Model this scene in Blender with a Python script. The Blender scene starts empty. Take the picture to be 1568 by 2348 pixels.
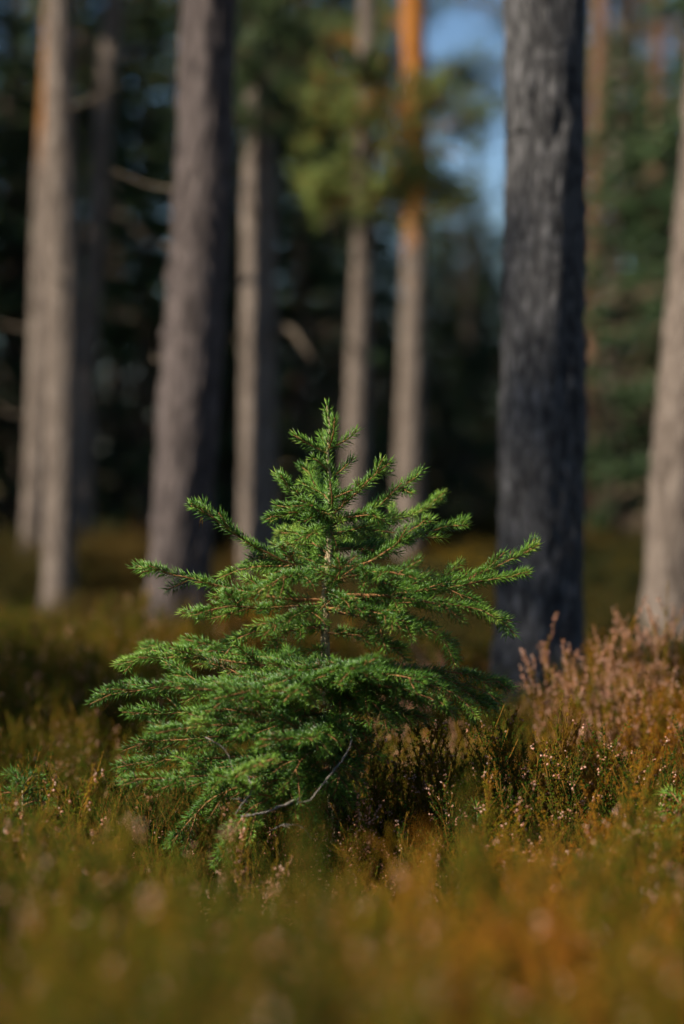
import bpy, math, random
import numpy as np
from mathutils import Vector

# ------------------------------------------------------------------ camera, sky, sun
scene = bpy.context.scene
COL = scene.collection
CAM_Z = 0.88
FPX = 85.0 / 36.0 * 2347.0          # focal length in units of the 1568 x 2347 study frame
HORIZON = 1045.0
FOCUS = 4.70

cam = bpy.data.cameras.new("camera")
cam_ob = bpy.data.objects.new("camera", cam)
COL.objects.link(cam_ob)
cam.sensor_fit = 'VERTICAL'
cam.sensor_height = 36.0
cam.sensor_width = 24.0
cam.lens = 85.0
cam.clip_start = 0.05
cam.clip_end = 2000.0
cam_ob.location = (0, 0, CAM_Z)
cam_ob.rotation_euler = (math.pi / 2 - math.atan((1173.5 - HORIZON) / FPX), 0, 0)
cam.dof.use_dof = True
cam.dof.focus_distance = FOCUS - 0.03
cam.dof.aperture_fstop = 1.5
cam.dof.aperture_blades = 0
scene.camera = cam_ob

SUN_AZ = 56.0      # degrees to the left of the line from the sapling back to the camera
SUN_EL = 41.0
ce, se = math.cos(math.radians(SUN_EL)), math.sin(math.radians(SUN_EL))
SH = Vector((math.sin(math.radians(SUN_AZ)), math.cos(math.radians(SUN_AZ)), 0))   # way the light runs, flat
sun = bpy.data.lights.new("sun", 'SUN')
sun.energy = 5.0
sun.angle = math.radians(0.5)
sun.color = (1.0, 0.93, 0.82)
sun_ob = bpy.data.objects.new("sun", sun)
COL.objects.link(sun_ob)
sun_ob.location = (-20, -8, 20)
sun_ob.rotation_euler = Vector((SH.x * ce, SH.y * ce, -se)).to_track_quat('-Z', 'Y').to_euler()

world = bpy.data.worlds.new("World")
scene.world = world
world.use_nodes = True
wn = world.node_tree
sky = wn.nodes.new('ShaderNodeTexSky')
sky.sky_type = 'NISHITA'
sky.sun_disc = False
sky.sun_elevation = math.radians(SUN_EL)
sky.sun_rotation = math.radians(180 + SUN_AZ)
sky.ozone_density = 6.0
sky.dust_density = 0.2
sky.air_density = 1.0
wn.links.new(sky.outputs[0], wn.nodes['Background'].inputs[0])
wn.nodes['Background'].inputs[1].default_value = 0.06

scene.view_settings.view_transform = 'Standard'
scene.view_settings.look = 'None'
scene.view_settings.gamma = 1.0
scene.view_settings.use_curve_mapping = False
scene.view_settings.exposure = 0.7
scene.render.engine = 'CYCLES'
scene.cycles.max_bounces = 4
scene.cycles.diffuse_bounces = 2
scene.cycles.use_adaptive_sampling = True
scene.cycles.adaptive_threshold = 0.03
scene.cycles.glossy_bounces = 2
scene.cycles.transmission_bounces = 2
scene.cycles.use_denoising = True

rng = np.random.default_rng(7)
R = random.Random(11)


# ------------------------------------------------------------------ helpers
def px(x, y, d):
    """point of the study frame (1568 x 2347) at distance d from the camera"""
    return np.array([(x - 784.0) * d / FPX, d, CAM_Z - (y - HORIZON) * d / FPX])


def unit(v):
    v = np.asarray(v, float)
    n = np.linalg.norm(v, axis=-1, keepdims=True)
    return v / np.maximum(n, 1e-9)


class Geo:
    """collects triangles; build() links them as one mesh object"""

    def __init__(self):
        self.V, self.F, self.M, self.T, self.n = [], [], [], [], 0

    def add(self, V, F, mat=0, tint=0.5):
        V = np.asarray(V, np.float32)
        F = np.asarray(F, np.int32)
        if len(V) == 0:
            return
        self.V.append(V)
        self.F.append(F + self.n)
        self.M.append(np.full(len(F), mat, np.int32))
        t = np.empty(len(V), np.float32)
        t[:] = tint
        self.T.append(t)
        self.n += len(V)

    def mesh(self, name, mats, smooth=True):
        me = bpy.data.meshes.new(name)
        V = np.concatenate(self.V)
        F = np.concatenate(self.F)
        me.vertices.add(len(V))
        me.vertices.foreach_set('co', V.ravel())
        me.loops.add(F.size)
        me.loops.foreach_set('vertex_index', F.ravel())
        me.polygons.add(len(F))
        me.polygons.foreach_set('loop_start', np.arange(0, F.size, 3, dtype=np.int32))
        me.polygons.foreach_set('material_index', np.concatenate(self.M))
        me.polygons.foreach_set('use_smooth', np.full(len(F), smooth))
        a = me.attributes.new('tint', 'FLOAT', 'POINT')
        a.data.foreach_set('value', np.concatenate(self.T))
        for m in mats:
            me.materials.append(m)
        me.update(calc_edges=True)
        return me

    def build(self, name, mats, parent=None, kind=None, smooth=True):
        return place(name, self.mesh(name, mats, smooth), parent, kind)


def place(name, me, parent=None, kind=None):
    o = bpy.data.objects.new(name, me)
    COL.objects.link(o)
    if parent is not None:
        o.parent = parent
    if kind:
        o['kind'] = kind
    return o


def thing(name, label, cat, loc, group=None):
    o = bpy.data.objects.new(name, None)
    COL.objects.link(o)
    o.location = [float(v) for v in loc]
    o.empty_display_size = 0.1
    o['label'] = label
    o['category'] = cat
    if group:
        o['group'] = group
    return o


def spline(P, step):
    """Catmull-Rom through the points P, resampled about every step metres"""
    P = np.asarray(P, float)
    if len(P) == 2:
        n = max(2, int(np.linalg.norm(P[1] - P[0]) / step) + 1)
        return P[0] + (P[1] - P[0]) * np.linspace(0, 1, n)[:, None]
    Q = np.vstack([2 * P[0] - P[1], P, 2 * P[-1] - P[-2]])
    out = []
    for i in range(len(P) - 1):
        p0, p1, p2, p3 = Q[i:i + 4]
        n = max(2, int(np.linalg.norm(p2 - p1) / step) + 1)
        t = np.linspace(0, 1, n, endpoint=False)[:, None]
        out.append(0.5 * (2 * p1 + (p2 - p0) * t + (2 * p0 - 5 * p1 + 4 * p2 - p3) * t ** 2 + (3 * p1 - p0 - 3 * p2 + p3) * t ** 3))
    return np.vstack(out + [P[-1:]])


def tangents(P):
    return unit(np.gradient(P, axis=0))


def frame(T):
    ref = np.where(np.abs(T[:, 2:3]) > 0.92, [[1.0, 0.0, 0.0]], [[0.0, 0.0, 1.0]])
    A = unit(np.cross(T, ref))
    B = np.cross(A, T)
    return A, B


def tube(P, rad, sides=6, bump=None, cap=True):
    P = np.asarray(P, float)
    n = len(P)
    rad = np.broadcast_to(np.asarray(rad, float), (n,))
    T = tangents(P)
    # one steady frame so that the rings do not twist
    m = unit(T.mean(0))
    ref = np.array([1.0, 0, 0]) if abs(m[2]) > 0.8 else np.array([0, 0, 1.0])
    A = unit(np.cross(T, ref))
    B = np.cross(A, T)
    a = np.linspace(0, 2 * np.pi, sides, endpoint=False)
    rr = rad[:, None] * np.ones(sides)[None]
    if bump is not None:
        rr = rr * bump
    V = P[:, None, :] + rr[..., None] * (np.cos(a)[None, :, None] * A[:, None, :] + np.sin(a)[None, :, None] * B[:, None, :])
    V = V.reshape(-1, 3)
    i = np.arange(n - 1)[:, None] * sides
    j = np.arange(sides)[None]
    k = (j + 1) % sides
    f1 = np.stack([i + j, i + k, i + sides + k], -1).reshape(-1, 3)
    f2 = np.stack([i + j, i + sides + k, i + sides + j], -1).reshape(-1, 3)
    F = np.vstack([f1, f2])
    if cap:
        V = np.vstack([V, P[-1:]])
        c = len(V) - 1
        b = (n - 1) * sides
        F = np.vstack([F, np.stack([b + j[0], b + k[0], np.full(sides, c)], -1)])
    return V, F


def spindles(P, D, L, W, bulge=0.35, bend=None):
    """many slim three-sided needles / leaves: P bases, D directions, L lengths, W widths"""
    n = len(P)
    D = unit(D)
    A, B = frame(D)
    L = np.broadcast_to(L, (n,))[:, None]
    W = np.broadcast_to(W, (n,))[:, None] * 0.5
    if bend is None:
        bend = np.zeros((n, 3))
    M = P + D * L * bulge + bend * 0.35
    ang = rng.uniform(0, 2 * np.pi, n)
    vs = [P]
    for k in range(3):
        c, s = np.cos(ang + k * 2.0944)[:, None], np.sin(ang + k * 2.0944)[:, None]
        vs.append(M + W * (c * A + s * B))
    vs.append(P + D * L + bend)
    V = np.stack(vs, 1).reshape(-1, 3)
    f = np.array([[0, 2, 1], [0, 3, 2], [0, 1, 3], [4, 1, 2], [4, 2, 3], [4, 3, 1]])
    F = (np.arange(n)[:, None, None] * 5 + f[None]).reshape(-1, 3)
    return V, F


# ------------------------------------------------------------------ materials
def nodes_of(name):
    m = bpy.data.materials.new(name)
    m.use_nodes = True
    nt = m.node_tree
    return m, nt, nt.nodes['Principled BSDF'], nt.nodes['Material Output']


def ramp(nt, fac, stops):
    r = nt.nodes.new('ShaderNodeValToRGB')
    e = r.color_ramp.elements
    while len(e) < len(stops):
        e.new(0.5)
    for el, (p, c) in zip(e, stops):
        el.position = p
        el.color = (*c, 1)
    nt.links.new(fac, r.inputs[0])
    return r.outputs[0]


def foliage_mat(name, stops, rough=0.45, trans=0.3, attr='GEOMETRY', spec=0.35):
    m, nt, p, out = nodes_of(name)
    at = nt.nodes.new('ShaderNodeAttribute')
    at.attribute_name = 'tint'
    at.attribute_type = 'GEOMETRY'
    fac = at.outputs['Fac']
    if attr == 'BOTH':       # per leaf and per plant
        a2 = nt.nodes.new('ShaderNodeAttribute')
        a2.attribute_name = 'plant_tint'
        a2.attribute_type = 'INSTANCER'
        mm = nt.nodes.new('ShaderNodeMath')
        mm.operation = 'MULTIPLY_ADD'
        nt.links.new(fac, mm.inputs[0])
        mm.inputs[1].default_value = 0.35
        nt.links.new(a2.outputs['Fac'], mm.inputs[2])
        fac = mm.outputs[0]
    c = ramp(nt, fac, stops)
    nt.links.new(c, p.inputs['Base Color'])
    p.inputs['Roughness'].default_value = rough
    p.inputs['Specular IOR Level'].default_value = spec
    if trans > 0:
        tr = nt.nodes.new('ShaderNodeBsdfTranslucent')
        nt.links.new(c, tr.inputs[0])
        mx = nt.nodes.new('ShaderNodeMixShader')
        mx.inputs[0].default_value = trans
        nt.links.new(p.outputs[0], mx.inputs[1])
        nt.links.new(tr.outputs[0], mx.inputs[2])
        nt.links.new(mx.outputs[0], out.inputs[0])
    return m


def bark_mat(name, stops, scale=(14, 14, 3), rough=0.9, bump=0.6, upper=None, z0=0, z1=1, detail_scale=1.0):
    """furrowed bark; upper = colours of the thin bark above z0..z1 metres"""
    m, nt, p, out = nodes_of(name)
    tc = nt.nodes.new('ShaderNodeTexCoord')
    mp = nt.nodes.new('ShaderNodeMapping')
    mp.inputs['Scale'].default_value = scale
    nt.links.new(tc.outputs['Object'], mp.inputs[0])
    vo = nt.nodes.new('ShaderNodeTexVoronoi')
    vo.feature = 'DISTANCE_TO_EDGE'
    vo.inputs['Scale'].default_value = 1.6 * detail_scale
    no = nt.nodes.new('ShaderNodeTexNoise')
    no.inputs['Scale'].default_value = 1.1 * detail_scale
    no.inputs['Detail'].default_value = 6
    no.inputs['Roughness'].default_value = 0.65
    nt.links.new(mp.outputs[0], no.inputs['Vector'])
    ds = nt.nodes.new('ShaderNodeVectorMath')
    ds.operation = 'MULTIPLY_ADD'
    nt.links.new(no.outputs['Color'], ds.inputs[0])
    ds.inputs[1].default_value = (0.9, 0.9, 0.9)
    nt.links.new(mp.outputs[0], ds.inputs[2])
    nt.links.new(ds.outputs[0], vo.inputs['Vector'])
    mul = nt.nodes.new('ShaderNodeMath')
    mul.operation = 'MULTIPLY_ADD'
    nt.links.new(vo.outputs['Distance'], mul.inputs[0])
    mul.inputs[1].default_value = 0.9
    nt.links.new(no.outputs['Fac'], mul.inputs[2])
    sub = nt.nodes.new('ShaderNodeMath')
    sub.operation = 'SUBTRACT'
    nt.links.new(mul.outputs[0], sub.inputs[0])
    sub.inputs[1].default_value = 0.22
    c = ramp(nt, sub.outputs[0], stops)
    if upper:
        c2 = ramp(nt, sub.outputs[0], upper)
        sx = nt.nodes.new('ShaderNodeSeparateXYZ')
        nt.links.new(tc.outputs['Object'], sx.inputs[0])
        n2 = nt.nodes.new('ShaderNodeTexNoise')
        n2.inputs['Scale'].default_value = 3.0
        nt.links.new(tc.outputs['Object'], n2.inputs['Vector'])
        ad = nt.nodes.new('ShaderNodeMath')
        ad.operation = 'MULTIPLY_ADD'
        nt.links.new(n2.outputs['Fac'], ad.inputs[0])
        ad.inputs[1].default_value = 1.2
        nt.links.new(sx.outputs['Z'], ad.inputs[2])
        mr = nt.nodes.new('ShaderNodeMapRange')
        mr.inputs['From Min'].default_value = z0 + 0.6
        mr.inputs['From Max'].default_value = z1 + 0.6
        nt.links.new(ad.outputs[0], mr.inputs[0])
        mx = nt.nodes.new('ShaderNodeMixRGB')
        nt.links.new(mr.outputs[0], mx.inputs[0])
        nt.links.new(c, mx.inputs[1])
        nt.links.new(c2, mx.inputs[2])
        c = mx.outputs[0]
    nt.links.new(c, p.inputs['Base Color'])
    p.inputs['Roughness'].default_value = rough
    p.inputs['Specular IOR Level'].default_value = 0.2
    b = nt.nodes.new('ShaderNodeBump')
    b.inputs['Strength'].default_value = bump
    b.inputs['Distance'].default_value = 0.02
    nt.links.new(sub.outputs[0], b.inputs['Height'])
    nt.links.new(b.outputs[0], p.inputs['Normal'])
    return m


M_NEEDLE = foliage_mat('spruce_needles', [(0.0, (0.19, 0.11, 0.03)), (0.08, (0.030, 0.078, 0.010)), (0.4, (0.078, 0.195, 0.018)), (0.75, (0.170, 0.325, 0.030)), (1.0, (0.33, 0.44, 0.06))], 0.32, 0.35, spec=0.55)
M_TWIG = bark_mat('spruce_twig_bark', [(0.1, (0.13, 0.055, 0.02)), (0.6, (0.33, 0.16, 0.055)), (1.0, (0.42, 0.26, 0.10))], (300, 300, 300), 0.7, 0.2)
M_STEM = bark_mat('spruce_stem_bark', [(0.1, (0.10, 0.06, 0.03)), (0.40, (0.42, 0.31, 0.17)), (1.0, (0.62, 0.50, 0.32))], (160, 160, 60), 0.8, 0.5)
M_BARE = bark_mat('dead_twig_bark', [(0.25, (0.11, 0.085, 0.06)), (0.5, (0.30, 0.26, 0.21)), (0.9, (0.48, 0.43, 0.36))], (260, 260, 260), 0.9, 0.5)
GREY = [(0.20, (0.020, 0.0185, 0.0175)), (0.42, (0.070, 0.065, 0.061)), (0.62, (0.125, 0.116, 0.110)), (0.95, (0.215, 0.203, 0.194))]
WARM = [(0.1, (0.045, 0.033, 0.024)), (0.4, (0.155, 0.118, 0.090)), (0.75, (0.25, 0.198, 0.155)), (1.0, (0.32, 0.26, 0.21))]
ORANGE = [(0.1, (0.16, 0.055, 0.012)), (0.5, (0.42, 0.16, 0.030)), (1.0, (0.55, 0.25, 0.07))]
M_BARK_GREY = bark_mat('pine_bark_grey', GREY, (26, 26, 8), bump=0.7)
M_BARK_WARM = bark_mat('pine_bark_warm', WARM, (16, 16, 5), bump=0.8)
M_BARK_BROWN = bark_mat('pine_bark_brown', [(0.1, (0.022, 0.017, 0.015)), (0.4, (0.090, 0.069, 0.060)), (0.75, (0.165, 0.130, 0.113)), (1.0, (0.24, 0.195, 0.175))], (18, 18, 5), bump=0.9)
M_BARK_ORANGE = bark_mat('pine_bark_orange_above', WARM, (12, 12, 3.4), bump=0.6, upper=ORANGE, z0=2.05, z1=2.5)
M_BARK_RED = bark_mat('pine_bark_reddish', [(0.1, (0.05, 0.025, 0.016)), (0.5, (0.19, 0.10, 0.058)), (1.0, (0.30, 0.175, 0.11))], (12, 12, 4), bump=0.6)
M_BARK_DARK = bark_mat('spruce_bark_dark', [(0.1, (0.03, 0.022, 0.016)), (0.6, (0.12, 0.085, 0.06)), (1.0, (0.19, 0.14, 0.10))], (10, 10, 5), bump=0.5)
M_LIMB = bark_mat('dead_limb_bark', [(0.1, (0.05, 0.036, 0.025)), (0.6, (0.12, 0.09, 0.06)), (1.0, (0.19, 0.145, 0.10))], (30, 30, 30), bump=0.3)
M_SPRUCE_FAR = foliage_mat('spruce_foliage', [(0.0, (0.022, 0.048, 0.018)), (0.5, (0.050, 0.092, 0.028)), (1.0, (0.10, 0.14, 0.040))], 0.6, 0.2)
M_DRY = foliage_mat('dry_spruce_twigs', [(0.0, (0.07, 0.05, 0.03)), (0.5, (0.15, 0.105, 0.06)), (1.0, (0.24, 0.17, 0.10))], 0.8, 0.1)
M_PINE_FAR = foliage_mat('pine_foliage', [(0.0, (0.035, 0.065, 0.022)), (0.5, (0.090, 0.130, 0.030)), (1.0, (0.19, 0.23, 0.045))], 0.55, 0.2)
M_HEATHER = foliage_mat('heather_leaves', [(0.0, (0.034, 0.078, 0.008)), (0.25, (0.092, 0.140, 0.009)), (0.45, (0.185, 0.160, 0.009)), (0.65, (0.34, 0.175, 0.010)), (1.0, (0.45, 0.150, 0.014))], 0.7, 0.4, 'BOTH', spec=0.06)
M_HSTEM = foliage_mat('heather_stems', [(0.0, (0.06, 0.040, 0.010)), (0.5, (0.13, 0.068, 0.012)), (1.0, (0.24, 0.105, 0.016))], 0.8, 0.0, spec=0.05)
M_FLOWER = foliage_mat('heather_flowers', [(0.0, (0.22, 0.11, 0.04)), (0.5, (0.70, 0.33, 0.20)), (1.0, (0.82, 0.54, 0.40))], 0.6, 0.3, spec=0.2)
M_GRASS = foliage_mat('dry_grass_blades', [(0.0, (0.09, 0.08, 0.008)), (0.5, (0.22, 0.125, 0.010)), (1.0, (0.36, 0.20, 0.03))], 0.7, 0.35, 'BOTH', spec=0.06)


def ground_material():
    m, nt, p, out = nodes_of('forest_floor')
    tc = nt.nodes.new('ShaderNodeTexCoord')
    a = nt.nodes.new('ShaderNodeTexNoise')
    a.inputs['Scale'].default_value = 2.5
    a.inputs['Detail'].default_value = 10
    a.inputs['Roughness'].default_value = 0.7
    nt.links.new(tc.outputs['Object'], a.inputs['Vector'])
    c = ramp(nt, a.outputs['Fac'], [(0.3, (0.020, 0.018, 0.008)), (0.5, (0.070, 0.052, 0.018)), (0.7, (0.12, 0.075, 0.025))])
    nt.links.new(c, p.inputs['Base Color'])
    p.inputs['Roughness'].default_value = 1.0
    p.inputs['Specular IOR Level'].default_value = 0.1
    b = nt.nodes.new('ShaderNodeBump')
    b.inputs['Strength'].default_value = 0.8
    b.inputs['Distance'].default_value = 0.05
    a2 = nt.nodes.new('ShaderNodeTexNoise')
    a2.inputs['Scale'].default_value = 30
    a2.inputs['Detail'].default_value = 8
    nt.links.new(tc.outputs['Object'], a2.inputs['Vector'])
    nt.links.new(a2.outputs['Fac'], b.inputs['Height'])
    nt.links.new(b.outputs[0], p.inputs['Normal'])
    return m


# ------------------------------------------------------------------ ground
def ground_z(x, y):
    x = np.asarray(x, float)
    y = np.asarray(y, float)
    z = 0.035 * np.sin(x * 1.7 + 0.6) * np.cos(y * 1.1 + 0.4) + 0.03 * np.sin(x * 0.8 - y * 0.6 + 1.0)
    z += 0.17 * np.exp(-((x - 1.02) ** 2 / 0.16 + (y - 5.7) ** 2 / 1.0))          # hummock under the pink heather
    z += 0.05 * np.exp(-((x + 0.55) ** 2 / 0.15 + (y - 3.1) ** 2 / 0.5))
    q = np.clip((3.6 - y) / 1.7, 0, 1)
    z += 0.10 * q ** 2 * (3 - 2 * q)
    z -= 0.07 * np.exp(-((x + 0.08) ** 2 / 0.14 + (y - 4.15) ** 2 / 0.40))
    z += np.clip(y - 20, 0, 60) * 0.004
    far = np.clip((np.hypot(x, y - 10) - 60) / 200, 0, 1)
    return z * (1 - far)


def make_ground():
    u = np.linspace(-1, 1, 201)
    gx = np.sign(u) * (np.abs(u) * 8 + np.abs(u) ** 6 * 900)
    gy = 6 + np.sign(u) * (np.abs(u) * 14 + np.abs(u) ** 6 * 900)
    X, Y = np.meshgrid(gx, gy)
    Z = ground_z(X, Y)
    V = np.stack([X, Y, Z], -1).reshape(-1, 3)
    n = len(u)
    i = np.arange(n - 1)[:, None] * n
    j = np.arange(n - 1)[None]
    F = np.vstack([np.stack([i + j, i + j + 1, i + n + j + 1], -1).reshape(-1, 3), np.stack([i + j, i + n + j + 1, i + n + j], -1).reshape(-1, 3)])
    g = Geo()
    g.add(V, F)
    return g.build('ground', [ground_material()], kind='structure')


make_ground()


# ------------------------------------------------------------------ pines of the stand
def noise1(t, seed):
    r = np.random.default_rng(seed)
    out = np.zeros_like(t)
    for k in range(5):
        out += np.sin(t * (0.9 * 1.9 ** k) + r.uniform(0, 7)) / (1.5 ** k)
    return out / 2.2


def trunk_mesh(g, P, rad, sides, seed, rough=0.06, mat=0):
    n = len(P)
    s = np.concatenate([[0], np.cumsum(np.linalg.norm(np.diff(P, axis=0), axis=1))])
    a = np.linspace(0, 2 * np.pi, sides, endpoint=False)
    r = np.random.default_rng(seed)
    bump = np.ones((n, sides))
    for k in range(26):
        fa, fs = r.integers(2, 15), r.uniform(2.0, 30)
        amp = rough * 0.26 / (1 + 0.02 * fa + 0.005 * fs)
        bump += amp * np.sin(fa * a[None] + fs * s[:, None] + r.uniform(0, 7)) * np.sin(0.9 * fs * s[:, None] + 0.5 * fa * a[None] + r.uniform(0, 7))
    V, F = tube(P, rad, sides, bump)
    g.add(V, F, mat)


def needle_tuft(g, c, d, size, n, mat, tint):
    """a brush of long needles round a shoot end"""
    dirs = unit(unit(d)[None] * 0.55 + unit(rng.normal(size=(n, 3))))
    t = rng.uniform(0, 1, n)[:, None]
    V, F = spindles(c + unit(d) * size * (t - 0.7) * 0.9, dirs, size * rng.uniform(0.6, 1.1, n), size * 0.09, 0.4)
    g.add(V, F, mat, np.repeat(np.clip(tint + rng.normal(0, 0.16, n), 0, 1), 5))


def pine_spray(g, base, tip, width, tufts, size, tint, wood=1, leaf=0, nd=12, r0=0.012):
    """limb with side twigs carrying needle tufts in its outer part"""
    base, tip = np.asarray(base, float), np.asarray(tip, float)
    L = np.linalg.norm(tip - base)
    mid = (base + tip) / 2 + np.array([0, 0, -0.06 * L])
    P = spline([base, mid, tip], L / 8)
    V, F = tube(P, np.linspace(r0, r0 * 0.3, len(P)), 5)
    g.add(V, F, wood)
    T = tangents(P)
    for k in range(tufts):
        u = rng.uniform(0.3, 1.0) ** 0.7
        i = min(int(u * (len(P) - 1)), len(P) - 1)
        off = rng.normal(size=3) * np.array([1, 1, 0.7]) * width * 0.5 * (1.25 - u)
        c = P[i] + off + T[i] * rng.uniform(0, 0.1) * L
        if True:
            Vt, Ft = tube(np.array([P[max(i - 1, 0)], (P[i] + c) / 2 - [0, 0, 0.02], c]), [r0 * 0.35, r0 * 0.25, r0 * 0.15], 3)
            g.add(Vt, Ft, wood)
        needle_tuft(g, c, unit(off + T[i] * 0.05 + [0, 0, 0.08]), size, nd, leaf, tint)


def pine_crown_mesh(seed, H=7.0, spread=2.2):
    g = Geo()
    r = np.random.default_rng(seed)
    for k in range(30):
        z = H * (k / 30.0) ** 0.9
        a = k * 2.4 + r.uniform(-0.4, 0.4)
        L = spread * (0.35 + 0.65 * math.sin(math.pi * (0.18 + 0.74 * k / 30))) * r.uniform(0.7, 1.1)
        b = np.array([0, 0, z])
        t = b + np.array([math.cos(a) * L, math.sin(a) * L, L * r.uniform(0.1, 0.5)])
        pine_spray(g, b, t, L * 0.5, 30, 0.26, r.uniform(0.2, 0.6), nd=9, r0=0.035)
    V, F = tube(np.array([[0, 0, -0.3], [0, 0, H * 0.5], [0.05, 0, H]]), [0.09, 0.06, 0.015], 8)
    g.add(V, F, 1)
    return g.mesh('crown', [M_PINE_FAR, M_BARK_RED])


PINE_CROWNS = [pine_crown_mesh(s) for s in (3, 4)]
TRUNK_GROUP = 'pine trunks of the stand'


def pine(name, label, d, prof, bark, H=9.0, crown=0, seed=1, sides=28, rough=0.06, limbs=(), group=TRUNK_GROUP, crown_scale=1.0, mats=None):
    """prof: (y, centre x, width) in the study frame, top to bottom; the trunk stands at distance d"""
    prof = sorted(prof)
    ys = np.array([p[0] for p in prof], float)
    pts = np.array([px(p[1], p[0], d) for p in prof])
    rad = np.array([p[2] for p in prof]) * d / FPX / 2 * 0.94
    zb = float(ground_z(pts[-1, 0], d))
    # to the ground
    slope = (pts[-1] - pts[-2]) / max(1e-6, pts[-2, 2] - pts[-1, 2])
    foot = pts[-1] + slope * (pts[-1, 2] - zb)
    foot[2] = zb - 0.05
    # and up to the crown, straightening
    up = (pts[0] - pts[min(2, len(pts) - 1)])
    up = up / up[2]
    top1 = pts[0] + up * np.array([1, 1, 1]) * max(0.5, (H - pts[0, 2]) * 0.4)
    top2 = np.array([top1[0] + up[0] * 0.4, d, H])
    C = np.vstack([foot, pts[::-1], top1, top2])
    rr = np.concatenate([[rad[-1] * 1.22], rad[::-1], [rad[0] * 0.85, rad[0] * 0.45]])
    P = spline(C, 0.06)
    # radius follows height
    rp = np.interp(P[:, 2], np.sort(C[:, 2]), rr[np.argsort(C[:, 2])])
    rp = rp * (1 + 0.45 * np.exp(-np.clip(P[:, 2] - zb, 0, 9) / 0.12))
    root = thing(name, label, 'tree', foot + [0, 0, 0.05], group)
    o3 = np.array(root.location)
    g = Geo()
    trunk_mesh(g, P - o3, rp, sides, seed, rough)
    g.build('trunk', [bark], root)
    c = place('crown', PINE_CROWNS[crown % 2], root)
    c.location = (float(top2[0] - o3[0]), 0, float(top2[2] - o3[2] - 0.6))
    c.rotation_euler = (0, 0, seed * 1.3)
    c.scale = (crown_scale,) * 3
    rs = np.random.default_rng(seed + 77)
    for k in range((4 if d < 18 else 2) if d > 8 else 0):          # broken stubs of dead branches
        z = rs.uniform(1.0, min(3.4, pts[0, 2]))
        i = int(np.argmin(np.abs(P[:, 2] - z)))
        a = rs.uniform(0, 6.283)
        dr = np.array([math.cos(a), math.sin(a), rs.uniform(-0.1, 0.5)])
        l = rs.uniform(0.06, 0.30)
        S = spline([P[i] - o3 + dr * rp[i] * 0.7, P[i] - o3 + dr * (rp[i] + l * 0.5) + [0, 0, -0.02], P[i] - o3 + dr * (rp[i] + l) + rs.normal(0, 0.04, 3)], 0.04)
        g = Geo()
        V, F = tube(S, np.linspace(0.010, 0.004, len(S)), 6)
        g.add(V, F)
        g.build('branch_stub', [M_LIMB], root)
    for k, L in enumerate(limbs):
        g = Geo()
        Q = spline([px(x, y, d + dd) - o3 for x, y, dd in L[0]], 0.05)
        V, F = tube(Q, np.linspace(L[1], L[1] * 0.35, len(Q)), 7)
        g.add(V, F)
        g.build('dead_branch', [M_LIMB], root)
    return root, o3


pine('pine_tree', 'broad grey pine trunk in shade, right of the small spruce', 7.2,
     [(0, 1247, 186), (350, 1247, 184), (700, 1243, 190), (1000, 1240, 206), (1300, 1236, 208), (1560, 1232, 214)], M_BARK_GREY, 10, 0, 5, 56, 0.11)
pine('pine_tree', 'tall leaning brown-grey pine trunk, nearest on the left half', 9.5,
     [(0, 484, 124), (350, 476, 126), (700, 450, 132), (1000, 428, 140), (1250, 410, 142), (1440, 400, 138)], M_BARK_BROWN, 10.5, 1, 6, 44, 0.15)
pine('pine_tree', 'pale sunlit pine trunk near the left edge, front one of a close pair', 12.0,
     [(0, 138, 64), (400, 141, 78), (700, 145, 84), (1000, 142, 84), (1340, 135, 78)], M_BARK_WARM, 11, 0, 7, 24, 0.07)
pine('pine_tree', 'slimmer pine trunk with an orange patch, half hidden behind the pale left trunk', 13.6,
     [(0, 128, 46), (300, 112, 52), (550, 102, 58), (900, 92, 60), (1150, 80, 60), (1310, 70, 58)], bark_mat('pine_bark_orange_band', WARM, (12, 12, 3.4), bump=0.6, upper=[(0.1, (0.10, 0.04, 0.012)), (0.5, (0.26, 0.115, 0.035)), (1.0, (0.36, 0.18, 0.07))], z0=2.2, z1=2.9), 11, 1, 8, 20, 0.06)
pine('pine_tree', 'thin crooked pine trunk between the left pair and the leaning trunk', 18.0,
     [(0, 262, 44), (250, 240, 44), (450, 226, 46), (640, 214, 46), (850, 200, 42), (1250, 192, 44)], M_BARK_WARM, 10, 0, 9, 18, 0.08,
     limbs=[([(235, 490, 0), (290, 500, -0.1), (330, 545, -0.2), (395, 578, -0.2)], 0.028), ([(236, 300, 0), (200, 330, -0.1), (170, 345, -0.3)], 0.02)])
t5, o5 = pine('pine_tree', 'sunlit double-ridged pine trunk just left of the small spruce top', 12.8,
     [(0, 600, 66), (300, 597, 76), (600, 594, 82), (900, 592, 86), (1150, 592, 92), (1330, 592, 96)], M_BARK_WARM, 11, 1, 10, 26, 0.11,
     limbs=[([(625, 760, 0), (665, 755, -0.2), (700, 800, -0.4), (725, 835, -0.4)], 0.026), ([(560, 770, 0), (540, 780, -0.1)], 0.02)])
for bx, by, tx, ty, dd, w, n, tn in [(597, 150, 690, 90, -0.5, 0.34, 44, 0.15), (597, 200, 560, 120, -0.8, 0.34, 44, 0.12), (597, 60, 640, 10, -0.6, 0.36, 44, 0.15),
                                     (597, 40, 570, -20, -0.5, 0.36, 40, 0.12), (597, 260, 680, 235, -0.6, 0.26, 30, 0.2), (597, 290, 545, 260, -0.5, 0.22, 20, 0.15)]:
    g = Geo()
    pine_spray(g, px(bx, by, 12.8) - o5, px(tx, ty, 12.8 + dd) - o5, w, n, 0.10, tn, nd=13)
    g.build('green_branch', [M_PINE_FAR, M_BARK_RED], t5)
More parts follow.
